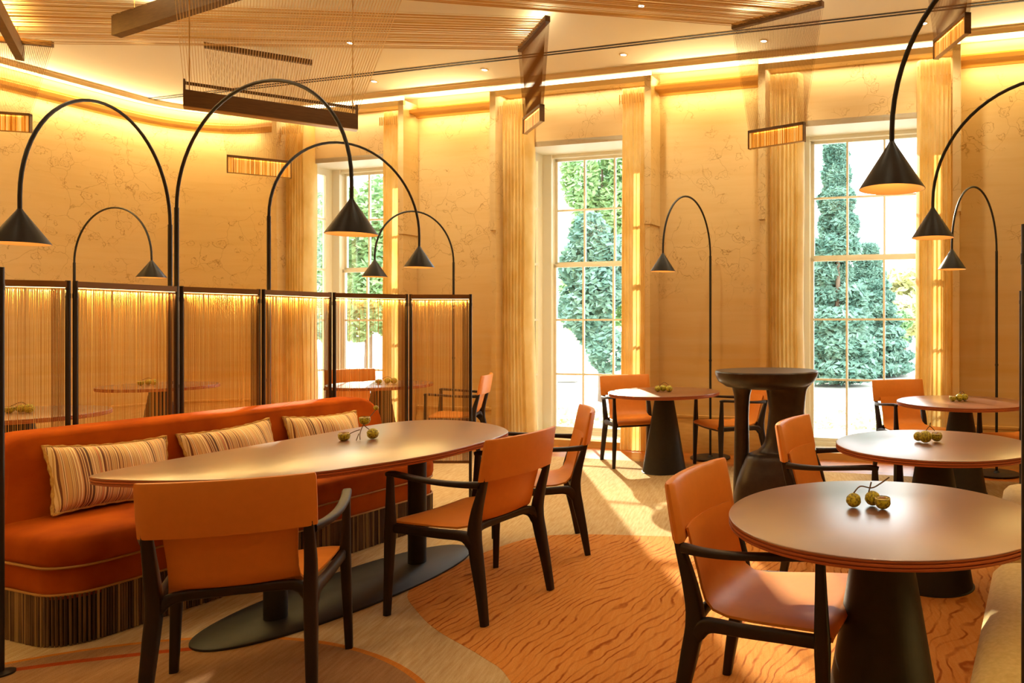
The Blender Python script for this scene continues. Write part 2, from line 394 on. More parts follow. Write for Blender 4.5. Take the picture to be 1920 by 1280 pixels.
wl = MB(); wl.box(8.2, 8.3, -10, .37, 0, CEIL, 0, W); wl.build('wall_right', M['wall'], kind='structure')
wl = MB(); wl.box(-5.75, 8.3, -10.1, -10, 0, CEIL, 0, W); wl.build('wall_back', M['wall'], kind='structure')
def follow(name, mat, prof, segs):
    """moulding of a closed profile [(offset into room, z)] following the wall"""
    m = MB()
    for (kind_, a_, b_) in segs:
        if kind_ == 'w':
            m.rings([[tuple(P(s_, .25 - o_, z_)) for o_, z_ in prof] for s_ in (a_, b_)], 0, (True, True), False)
        else:
            rows = [wallpath(o_, z_)[1:] for o_, z_ in prof]
            m.rings([[tuple(rw[i]) for rw in rows] for i in range(len(rows[0]))], 0, (True, True), True)
    return m.build(name, mat, kind='structure')
gaps = [('w', BOX[0] + 1.0, BOX[1] - 1.0), ('w', BOX[1] + 1.0, BOX[2] - 1.0), ('w', BOX[2] + 1.0, 8.19)]
seg_l = [('c', 0, 0), ('w', -4.675, BOX[0] - 1.0)]
allsegs = gaps + seg_l
follow('baseboard_window', M['walllow'], [(0, 0), (.035, 0), (.035, .28), (.02, .30), (.02, .38), (.03, .385), (.03, .405), (0, .41)], gaps)
follow('baseboard_left', M['walllow'], [(0, 0), (.035, 0), (.035, .28), (.02, .30), (.02, .38), (.03, .385), (.03, .405), (0, .41)], seg_l)
follow('trim_1', M['trimshade'], [(0, COVE - .05), (.03, COVE - .05), (.05, COVE - .03), (.15, COVE - .02), (.15, COVE + .02), (.14, COVE + .02), (.14, COVE - .005), (0, COVE - .005)], allsegs)
follow('trim_2', M['frieze'], [(0, COVE), (.004, COVE), (.004, COVE + .07), (.02, COVE + .08), (.02, COVE + .085), (.004, COVE + .09), (.004, CEIL - .01), (0, CEIL - .01)], allsegs)
follow('trim_3', M['soffit'], [(.14, CEIL - .03), (.30, CEIL - .05), (.34, CEIL - .02), (.34, CEIL), (.14, CEIL)], [('w', -4.675, 8.19), ('c', 0, 0)])
m = MB()
for q in (-.62, -.68): m.box(-5.4, 8.1, q - .012, q + .012, CEIL - .004, CEIL + .01, 0, W)
m.build('trim_4', M['gap'], kind='structure')

# window boxes (wallpapered pelmet surrounds), LED line on top
for i, c in enumerate(BOX):
    m = MB()
    for sgn in (-1, 1):
        a_, b_ = sorted((c + sgn * .925, c + sgn * .985)); m.box(a_, b_, .012, .25, 0, 2.47, 0, W)
        a_, b_ = sorted((c + sgn * .925, c + sgn * 1.0)); m.box(a_, b_, 0, .25, 2.47, 4.06, 0, W)
    m.box(c - 1.0, c + 1.0, 0, .03, 4.0, 4.06, 1, W); m.box(c - .925, c + .925, .03, .25, 4.04, 4.06, 0, W)
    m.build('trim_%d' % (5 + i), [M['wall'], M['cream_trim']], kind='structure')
    m = MB(); m.box(c - .995, c + .995, .0, .022, 4.06, 4.105, 0, W)
    o = m.build('led_strip', M['led']); tag(o, ['bright light line above the leftmost window box', 'bright light line above the middle window box', 'bright light line above the rightmost window box'][i], 'light', 'light lines above the window boxes')
    lamp_area('box_light', P(c, .13, 4.03), (0, 0, -1), 1.8, .12, 8, (1, .84, .56), WS)

# sash windows
ZB = (3.41, 2.78, 2.115, 1.447, .79, .115)
for i, c in enumerate(BOX):
    m = MB(); q0, q1 = .705, .765
    for sg in (-1, 1):
        a_, b_ = sorted((c + sg * .60, c + sg * HO)); m.box(a_, b_, .66, .79, .0, HEAD + .06, 0, W)
        # glazed return of the bay: two posts, sill and head
        a_, b_ = sorted((c + sg * HO, c + sg * (HO + .06)))
        m.box(a_, b_, .37, .40, 0, HEAD + .06, 0, W); m.box(a_, b_, .56, .66, 0, HEAD + .06, 0, W)
        m.box(a_, b_, .40, .56, 0, .13, 0, W); m.box(a_, b_, .40, .56, 3.36, HEAD + .06, 0, W)
        for z in ZB[1:5]: m.box(a_, b_, .40, .56, z - .012, z + .012, 0, W)
    m.box(c - HO, c + HO, .25, .80, HEAD - .001, HEAD + .06, 0, W); m.box(c - .6, c + .6, .68, .79, 3.41, HEAD, 0, W)
    m.box(c - HO, c + HO, .37, .86, 0, .07, 0, W); m.box(c - .6, c + .6, .68, .80, .07, .115, 0, W)
    wn = m.build('window_%d' % (i + 1), M['white'], kind='structure')
    for nm, zs, qq in (('upper_sash', ZB[:3], .745), ('lower_sash', ZB[2:], .71)):
        m = MB()
        m.box(c - .6, c - .565, qq, qq + .035, zs[-1], zs[0], 0, W); m.box(c + .565, c + .6, qq, qq + .035, zs[-1], zs[0], 0, W)
        m.box(c - .6, c + .6, qq, qq + .035, zs[0] - .03, zs[0] + .012, 0, W); m.box(c - .6, c + .6, qq, qq + .035, zs[-1] - .012, zs[-1] + .035, 0, W)
        for z in zs[1:-1]: m.box(c - .6, c + .6, qq + .003, qq + .03, z - .011, z + .011, 0, W)
        for k in (-.2, .2): m.box(c + k - .011, c + k + .011, qq + .002, qq + .031, zs[-1], zs[0], 0, W)
        m.build(nm, M['white'], wn)
        m = MB(); m.box(c - .57, c + .57, qq + .015, qq + .019, zs[-1], zs[0], 0, W); m.build('window_pane', M['glass'], wn)
    for sg in (-1, 1):
        m = MB(); x_ = c + sg * (HO + .03); m.box(x_ - .002, x_ + .002, .40, .56, .13, 3.36, 0, W); m.build('side_pane', M['glass'], wn)

# curtains
def curtain(c, sg, label):
    path = []; n = 96
    for k in range(n + 1):
        t_ = k / n
        path.append((.905 - .30 * t_, .115 + .013 * math.sin(t_ * 7 * 2 * PI), .07))
    for k in range(1, 20): path.append((.605 - .035 * math.sin(k / 20 * PI), .115 + .01 * k, .0))
    lev = [0.015, .3, .8, 1.4, 2.0, 2.6, 3.2, 3.6, 3.78, 3.86, 3.93, 3.98]
    rows = []
    for z in lev:
        pin = 1 - .55 * max(0, (z - 3.6) / .4); fl_ = 1 + .10 * max(0, (1.4 - z) / 1.4)
        row = []
        for j, (s_, q_, k_) in enumerate(path):
            ss = .905 - (.905 - s_) * (fl_ - .02 * math.sin(z * 2 + sg)) ; qq = .125 + (q_ - .125) * (pin if k_ else 1) + .006 * math.sin(z * 3 + j * .21)
            row.append(tuple(P(c + sg * ss, min(qq, .30 if s_ < .7 else .235), z)))
        rows.append(row)
    m = MB(); m.rings(rows, 0, (False, False), True, closed=False)
    o = m.build('curtain', M['curtain']); tag(o, label, 'curtain', 'pleated gold curtains at the windows')
    h = MB()
    for k in range(11): h.box(c + sg * (.90 - .03 * k) - .004, c + sg * (.90 - .03 * k) + .004, .06, .075, 3.80, 3.90, 0, W)
    h.build('pleat_hook', M['curtain'], o)
for i, nm in enumerate(('leftmost window', 'middle window', 'rightmost window')):
    curtain(BOX[i], -1, 'pleated gold curtain hanging on the left side of the ' + nm)
    curtain(BOX[i], 1, 'pleated gold curtain hanging on the right side of the ' + nm)

# power socket on the wall between the left and middle windows
m = MB(); m.box(-1.27, -1.19, .235, .25, .30, .42, 0, W); o = m.build('wall_socket', M['cream_trim']); tag(o, 'small cream wall socket low on the wall left of the middle window', 'socket')

# carpet with curved inlays
m = MB()
m.loft([tuple(P(x, y).xy) for x, y in ((-5.5, -9.8), (8.0, -9.8), (8.0, -.42), (-5.5, -.42))], [(0, 0), (.008, 0)], 0, False)
og = [(-.48, 4.92), (-1.05, 4.97), (-1.40, 4.90), (-1.62, 4.55), (-1.76, 4.10), (-1.76, 3.88), (-1.62, 3.66), (-1.42, 3.42), (-1.11, 3.14), (-.93, 2.93), (-.6, 2.3), (-.2, 1.2), (1.0, .8), (2.2, 1.6), (2.6, 3.2), (1.9, 4.2), (.9, 4.75), (.2, 4.9)]
og = closed_spline(og, 6)
if sum(og[i][0] * og[(i + 1) % len(og)][1] - og[(i + 1) % len(og)][0] * og[i][1] for i in range(len(og))) < 0: og = og[::-1]
m.loft(og, [(.0075, 0), (.0090, 0)], 1, False)
m.loft(circle(1.355, 96, (-2.25, 2.0)), [(.0075, 0), (.0086, 0)], 3, False)
m.loft(circle(1.33, 96, (-2.25, 2.0)), [(.0075, 0), (.0089, 0)], 2, False)
arc = [(-3.6, 2.86), (-2.99, 3.03), (-2.77, 3.12), (-2.51, 3.205), (-2.30, 3.26)]
m.loft(arc + [(x + .01, y - .035) for x, y in arc[::-1]][0:], [(.0075, 0), (.0094, 0)][::1], 4, False)
o = m.build('carpet', [M['sand'], M['rust'], M['taupe'], M['amberline'], M['redline']]); tag(o, 'sand coloured carpet with curved rust and taupe inlays covering the floor', 'carpet')
CZ = .009

# downlights; the later beams without fixtures are added, unseen warm fill
dl = [(-4.25, 8.53), (-2.86, 8.14), (-1.28, 7.68), (.145, 7.31), (1.60, 6.88), (-.93, 6.50), (-5.68, 6.90), (-3.9, 7.36), (-2.4, 5.0), (.8, 4.8), (-4.2, 4.6), (-.8, 3.2), (1.6, 2.6), (-3.0, 1.6), (-.4, 1.0), (2.4, .6), (-5.6, 3.2), (-5.0, .6), (-1.5, -.9), (2.2, 4.9), (3.6, 3.4), (4.0, .8)]
names_ = ['over the left window side curtain', 'left of the string fan by the middle window', 'in front of the middle window', 'left of the rightmost window box', 'seen through the right string fan']
proto = None
for i, (x, y) in enumerate(dl):
    if i < 8:
        lab = ['small round downlight near the leftmost window, first in the row along the air slots', 'small round downlight second from left in the row along the air slots', 'small round downlight just right of the blade-like string fan', 'small round downlight behind the strings above the rightmost window', 'small round downlight to the right of the row, above the rightmost curtain', 'small round downlight shining through the wide ceiling string sheet at top centre', 'small round downlight shining through the string sheet at top left', 'small round downlight seen behind the big hanging board of strings'][i]
        if proto is None:
            proto = thing('downlight', lab, 'downlight', group='ceiling downlights')
            a = MB(); a.lathe([(.030, 0), (.045, 0), (.045, -.006), (.030, -.008)], cap=(False, False), n=24); a.build('trim_ring', M['cream_trim'], proto)
            a = MB(); a.lathe([(.001, -.003), (.030, -.003)], cap=(True, False), n=20); a.build('lens', M['spotlens'], proto); d = proto
        else: d = copy_tree(proto)
        d.location = (x, y, CEIL); d['label'] = lab
    lamp_spot('downlight_and_fill_beam', (x, y, CEIL - .03), 54 if i < 8 else 30, 135, (1, .85, .56))

# ------------------------------------------------------------------ string fans under the ceiling
BH = 4.0
def vec2(a): return Vector((a[0], a[1], 0))
def fan(label, top, bot, zt, z0, z1, n=60, sr=.0012, ribs=44, bar=(.035, .03), topbar=True, group='string fans under the ceiling'):
    """top, bot: end points; zt top height; z0..z1 the lantern below"""
    (ta, tb), (ba, bb) = [(vec2(p), vec2(q)) for p, q in (top, bot)]
    mid = (ba + bb) / 2; th = thing('string_fan', label, 'ceiling ornament', (mid.x, mid.y, z0), 0, group); off = Vector((mid.x, mid.y, z0))
    d = (bb - ba).normalized(); nn = Vector((-d.y, d.x, 0)); dt = (tb - ta).normalized(); nt = Vector((-dt.y, dt.x, 0))
    def bx(mb, A, B, hw, lo, hi, dd, ee=0):
        e_ = (B - A).normalized() * ee
        mb.add([tuple(A - e_ + dd * s_ + Vector((0, 0, z)) - off) if k == 0 else tuple(B + e_ + dd * s_ + Vector((0, 0, z)) - off) for z in (lo, hi) for s_ in (-hw, hw) for k in (0, 1)],
               [(0, 2, 3, 1), (4, 5, 7, 6), (0, 1, 5, 4), (2, 6, 7, 3), (0, 4, 6, 2), (1, 3, 7, 5)])
    if topbar: a = MB(); bx(a, ta, tb, .022, zt, zt + .05, nt); a.build('top_bar', M['board'], th)
    a = MB(); bx(a, ba, bb, .022, z1 - .022, z1, nn); bx(a, ba, ba + d * .008, .022, z0, z1, nn); bx(a, bb - d * .008, bb, .022, z0, z1, nn); a.build('lantern_frame', M['board'], th)
    a = MB(); bx(a, ba, bb, .016, z0, z0 + .006, nn); a.build('bottom_edge', M['boardunder'], th)
    a = MB(); L = (bb - ba).length
    for k in range(ribs):
        f_ = (k + .5) / ribs; q = ba + (bb - ba) * f_
        bx(a, q - d * L / ribs * .42, q + d * L / ribs * .42, .012, z0 + .006, z1 - .022, nn)
    r_ = a.build('rib', M['rib'], th, kind='stuff')
    a = MB()
    for k in range(n):
        f_ = (k + .5) / n
        for sd in (-1, 1):
            a.string(ta + (tb - ta) * f_ + nt * .016 * sd + Vector((0, 0, zt)) - off, ba + (bb - ba) * f_ + nn * .014 * sd + Vector((0, 0, z1)) - off, sr)
    a.build('strings', M['stringdark'], th, kind='stuff')
    lp = lamp_area('lantern_glow', (mid.x, mid.y, z1 - .03), (0, 0, -1), .03, L * .8, 1.2, (1, .6, .2), nn)
    return th
def about(mid, d, h): m_ = vec2(mid); dd = Vector((d[0], d[1], 0)).normalized(); return (tuple((m_ - dd * h).xy), tuple((m_ + dd * h).xy))
fanB3 = fan('narrow blade-like string fan hanging left of the middle window curtain', ((-2.192, 7.205), (-1.729, 6.468)), about((-1.96, 6.837), (.463, -.737), .27), BH, 3.18, 3.33)
fanB4 = fan('string fan narrowing to an amber lantern in front of the rightmost window', ((-.142, 6.656), (.609, 6.174)), about((.234, 6.415), (.751, -.482), .275), BH, 2.92, 3.08)
fan('string fan hanging from a dark ceiling slot beside the leftmost window', ((-5.253, 7.248), (-4.494, 7.737)), about((-4.873, 7.493), (.759, .489), .27), BH + .06, 2.876, 3.05)
fan('string fan with amber lantern cut by the left edge of the photo', ((-7.35, 6.80), (-6.54, 7.066)), about((-6.95, 6.93), (.95, .31), .27), BH, 3.18, 3.356)
fan('glowing amber lantern of a string fan at the top right corner', about((1.353, 5.03), (.086, -.48), .44), ((1.31, 5.27), (1.396, 4.79)), BH + .06, 3.25, 3.385, ribs=36)
# boards carrying the flat string sheets
def plank(label, A, B, z0, z1, hw, glow=0):
    A = vec2(A); B = vec2(B); mid = (A + B) / 2; d = (B - A).normalized(); nn = Vector((-d.y, d.x, 0)) * hw
    th = thing('string_board', label, 'ceiling ornament', (mid.x, mid.y, z0), 0, 'boards and flat string sheets under the ceiling')
    a = MB(); off = Vector((mid.x, mid.y, 0))
    a.add([tuple(p + s_ * nn - off + Vector((0, 0, z - z0))) for z in (z0, z1) for s_ in (-1, 1) for p in (A, B)], [(0, 2, 3, 1), (4, 5, 7, 6), (0, 1, 5, 4), (2, 6, 7, 3), (0, 4, 6, 2), (1, 3, 7, 5)])
    a.build('board', M['board'], th)
    for f_ in (.12, .88):
        a = MB(); q = A + (B - A) * f_ - off; a.string((q.x, q.y, z1 - z0), (q.x, q.y, CEIL - z0), .004); a.build('hanger', M['boardunder'], th)
    return th
def sheet(parent, A0, A1, B0, B1, z, n):
    off = parent.location; a = MB()
    for k in range(n):
        f_ = (k + .5) / n; p = vec2(A0).lerp(vec2(A1), f_); q = vec2(B0).lerp(vec2(B1), f_)
        a.string(p + Vector((0, 0, z + random.uniform(-.012, .012))) - off, q + Vector((0, 0, z + random.uniform(-.012, .012))) - off, random.uniform(.0012, .0034), random.choice((0, 0, 1, 2)))
    a.build('string_sheet', [M['string'], M['sg1'], M['sg3']], parent, kind='stuff')
pk = plank('long dark board at the upper left corner with a warm glow above it', (-6.87, 7.09), (-6.02, 6.0), 3.88, 4.02, .03)
sheet(pk, (-6.82, 7.05), (-6.05, 6.06), (-2.192, 7.205), (-1.729, 6.468), BH + .03, 76)
lamp_area('board_glow', (-4.3, 5.93, 4.045), (0, 0, 1), 1.8, .05, 16, WARM, (.9, -.437, 0))
lamp_area('board_glow', (.234, 6.415, 4.06), (0, 0, 1), .8, .04, 2, WARM, (.751, -.482, 0))
lamp_area('board_glow', (-1.96, 6.837, 4.06), (0, 0, 1), .8, .04, 2, WARM, (.463, -.737, 0))
lamp_area('board_glow', (-6.47, 6.50, 4.04), (-.3, -.2, 1), 1.2, .05, 22, (1, .55, .12), (-.85, 1.09, 0))
pk = plank('heavy dark board cut by the top edge at upper left', (-5.421, 6.445), (-3.3, 5.41), 3.86, 4.03, .035)
sheet(pk, (-4.2, 5.85), (-3.35, 5.43), (-.142, 6.656), (.609, 6.174), BH + .035, 78)
# the big hanging tray
th = thing('string_board', 'large walnut board hanging on spread strings above the long table', 'ceiling ornament', (-3.336, 5.30, 2.835), 0, 'boards and flat string sheets under the ceiling')
A, B = Vector((-3.76, 5.0, 0)), Vector((-2.913, 5.595, 0)); off = Vector((-3.336, 5.30, 2.835)); d = (B - A).normalized(); nn = Vector((-d.y, d.x, 0))
def bb8(mb, A, B, hw, lo, hi, sh=0):
    mb.add([tuple(p + nn * (sh + s_ * hw) + Vector((0, 0, z)) - off) for z in (lo, hi) for s_ in (-1, 1) for p in (A, B)], [(0, 2, 3, 1), (4, 5, 7, 6), (0, 1, 5, 4), (2, 6, 7, 3), (0, 4, 6, 2), (1, 3, 7, 5)])
a = MB(); bb8(a, A, B, .012, 2.84, 2.95, -.03); bb8(a, A, B, .012, 2.84, 2.95, .03); bb8(a, A, A + d * .012, .04, 2.84, 3.02); bb8(a, B - d * .012, B, .04, 2.84, 3.02); a.build('board', M['board'], th)
a = MB(); bb8(a, A, B, .042, 2.835, 2.84); a.build('bottom_edge', M['boardunder'], th)
a = MB(); bb8(a, A, B, .006, 3.0, 3.02, .03); a.build('comb_bar', M['board'], th)
a = MB(); TA, TB = Vector((-3.84, 4.94, 0)), Vector((-2.60, 5.82, 0))
for k in range(72):
    f_ = (k + .5) / 72; p = A.lerp(B, f_); q = TA.lerp(TB, f_)
    for sd in (-.03, .03): a.string(p + nn * sd + Vector((0, 0, 2.95)) - off, q + nn * sd + Vector((0, 0, 4.1)) - off, .0015)
a.build('strings', M['string'], th, kind='stuff')
for f_ in (.03, .97):
    a = MB(); p = A.lerp(B, f_) - off; a.string(p + Vector((0, 0, 2.95)), p + Vector((0, 0, CEIL)), .005); a.build('hanger', M['boardunder'], th)
a = MB(); bb8(a, TA, TB, .03, 4.1, 4.14); a.build('top_bar', M['board'], th)

# ------------------------------------------------------------------ folding screens of strings
HS = 1.625
def screen(label, pts, doublepost=True):
    root = vec2(pts[0]); th = thing('folding_screen', label, 'screen', (root.x, root.y, CZ), 0); off = root
    for i in range(len(pts) - 1):
        A = vec2(pts[i]) - off; B = vec2(pts[i + 1]) - off; d = (B - A).normalized(); nn = Vector((-d.y, d.x, 0)); L = (B - A).length
        A2 = A + d * .016; B2 = B - d * .016
        for q in (A2, B2):
            a = MB(); a.lathe([(.0115, .012), (.0115, HS - CZ)], (q.x, q.y, 0), 16); a.lathe([(.013, HS - .10), (.013, HS - .075)], (q.x, q.y, 0), 16)
            a.lathe([(.045, 0), (.045, .008), (.02, .014)], (q.x, q.y, 0), 20); a.build('post', M['post'], th)
        def bar(z0, z1, hw):
            a = MB(); a.add([tuple(p + nn * s_ * hw + Vector((0, 0, z))) for z in (z0, z1) for s_ in (-1, 1) for p in (A2, B2)], [(0, 2, 3, 1), (4, 5, 7, 6), (0, 1, 5, 4), (2, 6, 7, 3), (0, 4, 6, 2), (1, 3, 7, 5)]); return a
        bar(HS - .045, HS - .012, .011).build('top_rail', M['rail'], th)
        bar(.33, .35, .009).build('bottom_rail', M['rail'], th)
        bar(HS - .0475, HS - .0452, .006).build('light_strip', M['ledwarm'], th)
        mp = (A2 + B2) / 2 + off; lamp_area('screen_light', (mp.x, mp.y, HS - .05), (0, 0, -1), L * .92, .016, 5.0, (1, .70, .22), d)
        a = MB(); n = int(L / .005); rnd = random.Random(i * 7 + 3)
        for k in range(n):
            f_ = (k + .5) / n; x = f_ + rnd.uniform(-.4, .4) / n; jj = rnd.uniform(-.006, .006)
            for mm in range(1 + (rnd.random() < .35)):
                jy = rnd.uniform(-.011, .011)
                a.string(A2.lerp(B2, x) + nn * jy + Vector((0, 0, HS - .05)), A2.lerp(B2, min(max(x + jj * rnd.random(), .01), .99)) + nn * jy + Vector((0, 0, .345)), rnd.choice((.0006, .0008, .001)), rnd.choice((0, 0, 1, 1, 2)))
        for e0, e1 in ((.03, .13),):   # denser bundle near one post
            for k in range(11):
                x = e0 + (e1 - e0) * k / 11; a.string(A2.lerp(B2, x) + nn * .012 + Vector((0, 0, HS - .05)), A2.lerp(B2, x) + nn * .012 + Vector((0, 0, .345)), .0013, 3)
        a.build('string_curtain', [M['sg1'], M['sg2'], M['sg3'], M['sg4']], th, kind='stuff')
    return th
PS = [(-2.104, 5.727), (-2.59, 5.727), (-2.992, 5.396), (-3.174, 4.895), (-3.397, 4.48), (-3.534, 3.927), (-3.97, 3.62)]
screen('tall folding screen of honey coloured strings standing behind the orange banquette', PS)
screen('string screen of which only a dark post shows at the left edge of the photo', [(-2.962, 3.0), (-3.30, 2.60), (-3.35, 2.1)])
screen('string screen whose dark post stands right of the farther round tables at the right edge', [(1.84, 5.13), (2.33, 5.03)])
screen('string screen whose dark edge runs down the extreme right side of the photo', [(.612, 1.703), (1.10, 1.60)])

# ------------------------------------------------------------------ tables
def round_top(mb_top, mb_edge, outline, z):
    mb_edge.loft(outline, [(z - .034, .016), (z - .033, .003), (z - .026, .000), (z - .024, .006), (z - .022, .006), (z - .020, .0), (z - .014, 0), (z - .0125, .006), (z - .0105, .006), (z - .009, .001), (z - .004, .0005)], 0, True, (True, False))
    mb_top.loft(outline, [(z - .004, .0), (z - .0015, .001), (z, .005)], 0, True, (True, True))
HT = .76
def make_round_table():
    th = thing('round_table', '', 'table', (0, 0, CZ))
    a, b = MB(), MB(); z = HT - CZ; round_top(a, b, circle(.521, 96), z); a.build('table_top', M['top'], th); b.build('edge_band', M['edge'], th)
    a = MB(); a.lathe([(.212, 0), (.212, .004), (.205, .008), (.086, z - .045), (.086, z - .034)], n=64); a.build('cone_base', M['cone'], th)
    return th
rt = make_round_table()
TABLES = [((.453, 2.554), 'round brown leather table nearest the camera at lower right'), ((.99, 4.026), 'round brown table behind the nearest one, chestnuts at its centre'),
          ((1.753, 6.217), 'round brown table at the far right before the rightmost curtain'), ((-.80, 7.11), 'round brown table standing between the middle window and the sculpted bronze stand'),
          ((-3.93, 8.02), 'round brown table seen through the string screen by the leftmost window')]
TABLES += [((-6.15, 7.85), 'round brown table under the thin arc lamp, dimly seen through the left string panels'), ((-5.25, 5.40), 'round brown table seen through the leftmost string panel of the screen')]
for i, ((x, y), lab) in enumerate(TABLES): place(rt, i > 0, (x, y, CZ), i * .7, lab, 'round tables on black cones')

# long table (curved outline)
cx, cy = -2.073, 3.946
tb = [(-2.790, 3.200), (-2.760, 3.45), (-2.66, 3.80), (-2.56, 4.15), (-2.45, 4.55), (-2.33, 4.87), (-2.14, 5.02), (-1.90, 4.98), (-1.62, 4.78), (-1.44, 4.50), (-1.42, 4.25), (-1.47, 3.97), (-1.55, 3.70), (-1.70, 3.46), (-1.87, 3.26), (-2.10, 3.12), (-2.34, 3.08), (-2.55, 3.09), (-2.70, 3.12)]
tb = closed_spline(tb, 6)
ar = sum(tb[i][0] * tb[(i + 1) % len(tb)][1] - tb[(i + 1) % len(tb)][0] * tb[i][1] for i in range(len(tb)))
if ar < 0: tb = tb[::-1]
th = thing('long_table', 'long brown leather table with curved ends in front of the orange banquette', 'table', (cx, cy, CZ))
a, b = MB(), MB(); loc = [(x - cx, y - cy) for x, y in tb]; round_top(a, b, loc, HT - CZ); a.build('table_top', M['top'], th); b.build('edge_band', M['edge'], th)
ang = math.atan2(.82, .304)
el = []
for i in range(96):
    t_ = 2 * PI * i / 96; x, y = .80 * math.copysign(abs(math.cos(t_)) ** .92, math.cos(t_)), .285 * math.copysign(abs(math.sin(t_)) ** .92, math.sin(t_))
    el.append((x * math.cos(ang) - y * math.sin(ang), x * math.sin(ang) + y * math.cos(ang)))
a = MB(); a.loft(el, [(0, 0), (.009, 0), (.012, .004)]); a.build('base_plate', M['cone'], th)
for (x, y) in ((-2.225 - cx, 3.536 - cy), (-1.921 - cx, 4.356 - cy)):
    a = MB(); a.lathe([(.05, .012), (.05, HT - CZ - .034)], (x, y, 0), 32); a.build('column', M['cone'], th)

# ------------------------------------------------------------------ armchair (front is +y)
def make_chair():
    th = thing('armchair', '', 'chair', (0, 0, CZ))
    for sx in (-1, 1):
        a = MB(); a.sweep([(sx * .311, .246, 0), (sx * .304, .243, .2), (sx * .298, .240, .38), (sx * .298, .238, .44), (sx * .301, .236, .55), (sx * .303, .234, .668)],
                          [(.030, .030), (.036, .038), (.042, .050), (.041, .048), (.032, .038), (.027, .028)], (1, 0, 0), 16, e=.5); a.build('leg', M['wood'], th)
        a = MB(); a.sweep([(sx * .253, -.280, 0), (sx * .247, -.255, .15), (sx * .241, -.225, .30), (sx * .237, -.208, .41), (sx * .240, -.225, .52), (sx * .240, -.265, .655), (sx * .238, -.282, .74), (sx * .238, -.302, .84)],
                          [(.034, .034), (.040, .046), (.045, .060), (.046, .064), (.042, .048), (.034, .028), (.030, .022), (.024, .016)], (1, 0, 0), 16, e=.5); a.build('leg', M['wood'], th)
        a = MB(); a.sweep([(sx * .303, .252, .672), (sx * .306, .215, .677), (sx * .312, .10, .668), (sx * .306, -.04, .655), (sx * .283, -.16, .648), (sx * .250, -.245, .645)],
                          [(.026, .022), (.038, .026), (.038, .024), (.036, .024), (.034, .028), (.032, .034)], (1, 0, 0), 14, e=.6); a.build('arm', M['wood'], th)
    a = MB()
    for sx in (-1, 1):   # side and rear rails flowing down into the rear legs
        a.sweep([(sx * .290, .238, .412), (sx * .282, .12, .410), (sx * .266, -.03, .404), (sx * .252, -.13, .402), (sx * .246, -.170, .393), (sx * .242, -.194, .368), (sx * .240, -.210, .33)],
                [(.030, .044), (.028, .042), (.028, .044), (.032, .046), (.036, .056), (.040, .056), (.036, .030)], (1, 0, 0), 12, e=.6)
        a.sweep([(sx * .02, -.188, .432), (sx * .15, -.190, .432), (sx * .198, -.196, .424), (sx * .222, -.206, .400), (sx * .236, -.216, .36)],
                [(.024, .034), (.024, .036), (.028, .042), (.034, .040), (.030, .020)], (0, 1, 0), 12, e=.6)
    a.sweep([(-.290, .240, .412), (-.15, .245, .408), (0, .246, .406), (.15, .245, .408), (.290, .240, .412)], (.030, .040), (0, 1, 0), 12, e=.6)
    a.sweep([(-.05, -.188, .432), (.05, -.188, .432)], (.024, .034), (0, 1, 0), 12, e=.6)
    a.build('seat_frame', M['wood'], th)
    # leather seat that turns up into the lower back
    prof = [(.262, .418, .272), (.268, .432, .275), (.258, .444, .277), (.22, .450, .278), (.12, .447, .268), (.0, .441, .250), (-.10, .438, .228), (-.155, .444, .212), (-.185, .466, .202), (-.200, .50, .198), (-.215, .56, .198), (-.236, .64, .202), (-.252, .70, .204)]
    nu = 17; up, dn = [], []
    for i, (y, z, hw) in enumerate(prof):
        y0, z0, _ = prof[max(i - 1, 0)]; y1, z1, _ = prof[min(i + 1, len(prof) - 1)]; tx, tz = (y1 - y0), (z1 - z0); L = math.hypot(tx, tz); nx, nz = tz / L, -tx / L
        ru, rd = [], []
        for k in range(nu):
            u = -1 + 2 * k / (nu - 1); back = min(max((i - 6) / 3, 0), 1)
            sag = -.012 * (1 - u * u) * (1 - back) + .0; cur = -.030 * (1 - u * u) * back; edge = -.010 * abs(u) ** 8 * (1 - back)
            p = Vector((u * hw, y + cur, z + sag + edge)); nv = Vector((0, nx, nz)); ru.append(p + nv * .004 * (1 if True else 0)); rd.append(p - nv * .005)
        up.append(ru); dn.append(rd)
    a = MB(); rows = [u_ + d_[::-1] for u_, d_ in zip(up, dn)]; a.rings(rows, 0, (True, True), True); a.build('seat', M['leather'], th)
    # wide leather band slipped over the two posts
    rows = []
    for (z, yb, hw, tk) in ((.664, -.260, .262, .012), (.662, -.260, .267, .021), (.668, -.261, .268, .022), (.75, -.276, .269, .021), (.845, -.294, .268, .018), (.856, -.297, .265, .012), (.8575, -.298, .261, .004)):
        fr_, bk = [], []
        for k in range(21):
            u = -1 + 2 * k / 20; c_ = -.040 * (1 - u * u); rnd = tk * (1 - .92 * abs(u) ** 30) ** .5
            fr_.append((u * hw, yb + c_ + rnd, z)); bk.append((u * hw, yb + c_ - rnd, z))
        rows.append(fr_ + bk[::-1])
    a = MB(); a.rings(rows, 0, (True, True), True); a.build('backrest', M['leather'], th)
    return th
ch = make_chair()
